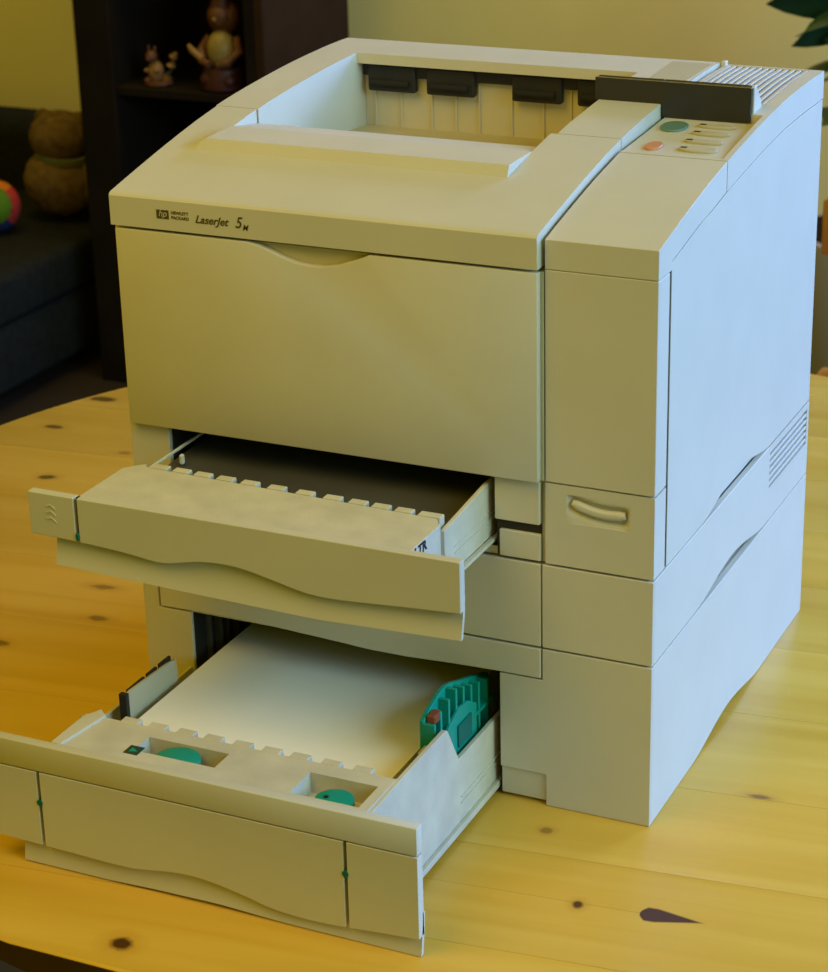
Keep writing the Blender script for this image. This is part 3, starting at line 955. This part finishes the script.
# taller figurine
tf = thing('gnome_figurine', 'tall ceramic figurine with cream belly and dark red base on cabinet shelf', 'figurine', (-1388, 2655, -97))
g0 = (-1388, 2655)
m = MB().cyl((g0[0], g0[1], -75), 46, 44, n=32, r2=40, bev=4)
m.ball((g0[0] - 20, g0[1] - 26, -76), 17, n=16); m.ball((g0[0] + 24, g0[1] - 22, -78), 17, n=16)
m.build('base', CER_R, tf)
MB().ball((g0[0] + 4, g0[1] - 8, -20), 34, .9, .85, 1.22, n=28).build('body', CER_C, tf)
MB().ball((g0[0] + 2, g0[1] - 4, 48), 24, 1, 1, 1.05, n=24).build('head', CER_B, tf)
m = MB().ball((g0[0] + 2, g0[1] + 10, 44), 30, 1.15, .9, 1.2, n=24)
m.build('hair', CER_B, tf)
MB().ball((g0[0] + 2, g0[1] - 28, 44), 5, n=10).build('nose', CER_T, tf)
MB().cyl((g0[0] + 2, g0[1] + 2, 92), 24, 58, n=24, r2=3).build('hat', CER_R, tf)
for s in (-1, 1):
    MB().tube([(g0[0] + 4 + s * 28, g0[1] - 2, 4), (g0[0] + 4 + s * 42, g0[1] - 14, -20), (g0[0] + 2 + s * 30, g0[1] - 34, -38), (g0[0] + 2 + s * 10, g0[1] - 40, -44)], [10, 10, 8, 8], 12).build('arm', CER_B, tf)
MB().tube([(g0[0] - 28, g0[1] - 34, -34), (g0[0] - 50, g0[1] - 34, -18), (g0[0] - 58, g0[1] - 32, -8)], [7, 7, 4], 10).build('wing', CER_T, tf)

# wooden chair behind the printer
ch = thing('dining_chair', 'orange varnished wooden chair partly hidden behind the printer', 'chair', (250, 1900, FZ))
for x in (72, 442):
    MB().box(x, x + 34, 1900, 1930, FZ, -4, 4, 2).build('rear_post', OAK, ch)
    MB().box(x, x + 34, 1500, 1534, FZ, -310, 4, 2).build('leg', OAK, ch)
MB().prism([(36, -96), (478, -96), (478, -12), (450, -5), (64, -5), (36, -12)], 'y', 1896, 1922, 5, 2).build('top_rail', OAK, ch)
MB().box(72, 442, 1902, 1920, -230, -190, 3).build('back_rail', OAK, ch)
MB().box(36, 478, 1496, 1934, -310, -280, 8, 3).build('seat', OAK, ch)
for x in (48, 450):
    MB().box(x, x + 16, 1534, 1900, -560, -530, 3).build('stretcher', OAK, ch)

# tall green plant
pt = thing('house_plant', 'tall dark green leafy houseplant behind the printer at the right', 'plant', (-60, 2750, FZ))
m = MB().cyl((-60, 2750, FZ + 225), 120, 450, n=36, r2=168, bev=4)
m.build('pot', POT, pt)
MB().cyl((-60, 2750, FZ + 446), 150, 12, n=30).build('soil', SOIL, pt)
rnd = random.Random(5)


def leaf(base, d, ln, wd, droop, m, roll=0.0):
    t = bmesh.new()
    d = Vector(d).normalized()
    side = d.cross(Vector((0, 0, 1))).normalized()
    side.rotate(Matrix.Rotation(roll, 3, d))
    rows = []
    for i in range(8):
        s = i / 7
        c = Vector(base) + d * ln * s + Vector((0, 0, -droop * s * s))
        wv = wd * math.sin(math.pi * min(1, .06 + s * .94)) ** .8
        rows.append([t.verts.new(c + side * wv * k + Vector((0, 0, -abs(k) * wv * .18 + wv * .1))) for k in (-1, -.5, 0, .5, 1)])
    for i in range(7):
        for j in range(4):
            t.faces.new((rows[i][j], rows[i + 1][j], rows[i + 1][j + 1], rows[i][j + 1]))
    g = bmesh.ops.extrude_face_region(t, geom=t.faces[:])
    bmesh.ops.translate(t, vec=(0, 0, -1.5), verts=[v for v in g['geom'] if isinstance(v, bmesh.types.BMVert)])
    bmesh.ops.recalc_face_normals(t, faces=t.faces)
    mm = MB(); mm.join(t)
    return mm.build('leaf', m, pt)


for k in range(3):
    x = -60 + (k - 1) * 30
    MB().tube([(x, 2750 + k * 12, -292), (x + 8 * (k - 1), 2750, -150), (x + 30 * (k - 1), 2745, 150), (x + 55 * (k - 1), 2740, 420)], [11, 9, 7, 4], 10).build('stem', STEM, pt)
for k in range(46):
    a = k * 2.4
    z = -120 + k * 12
    rr_ = 150 + 40 * rnd.random()
    leaf((-60 + 20 * math.cos(a), 2748 + 20 * math.sin(a), z), (math.cos(a), math.sin(a), .25), rr_, 38 + 8 * rnd.random(), 70, LEAF)
# the two leaves reaching out to the left, seen at the top right corner
leaf((-58, 2700, 138), (-1, -.1, .08), 225, 46, 30, LEAF, 1.0)
leaf((-68, 2700, 116), (-1, -.25, -.12), 165, 40, 40, LEAF, 0.9)
leaf((-60, 2690, 62), (-1, -.2, .35), 120, 36, 30, LEAF, 1.0)
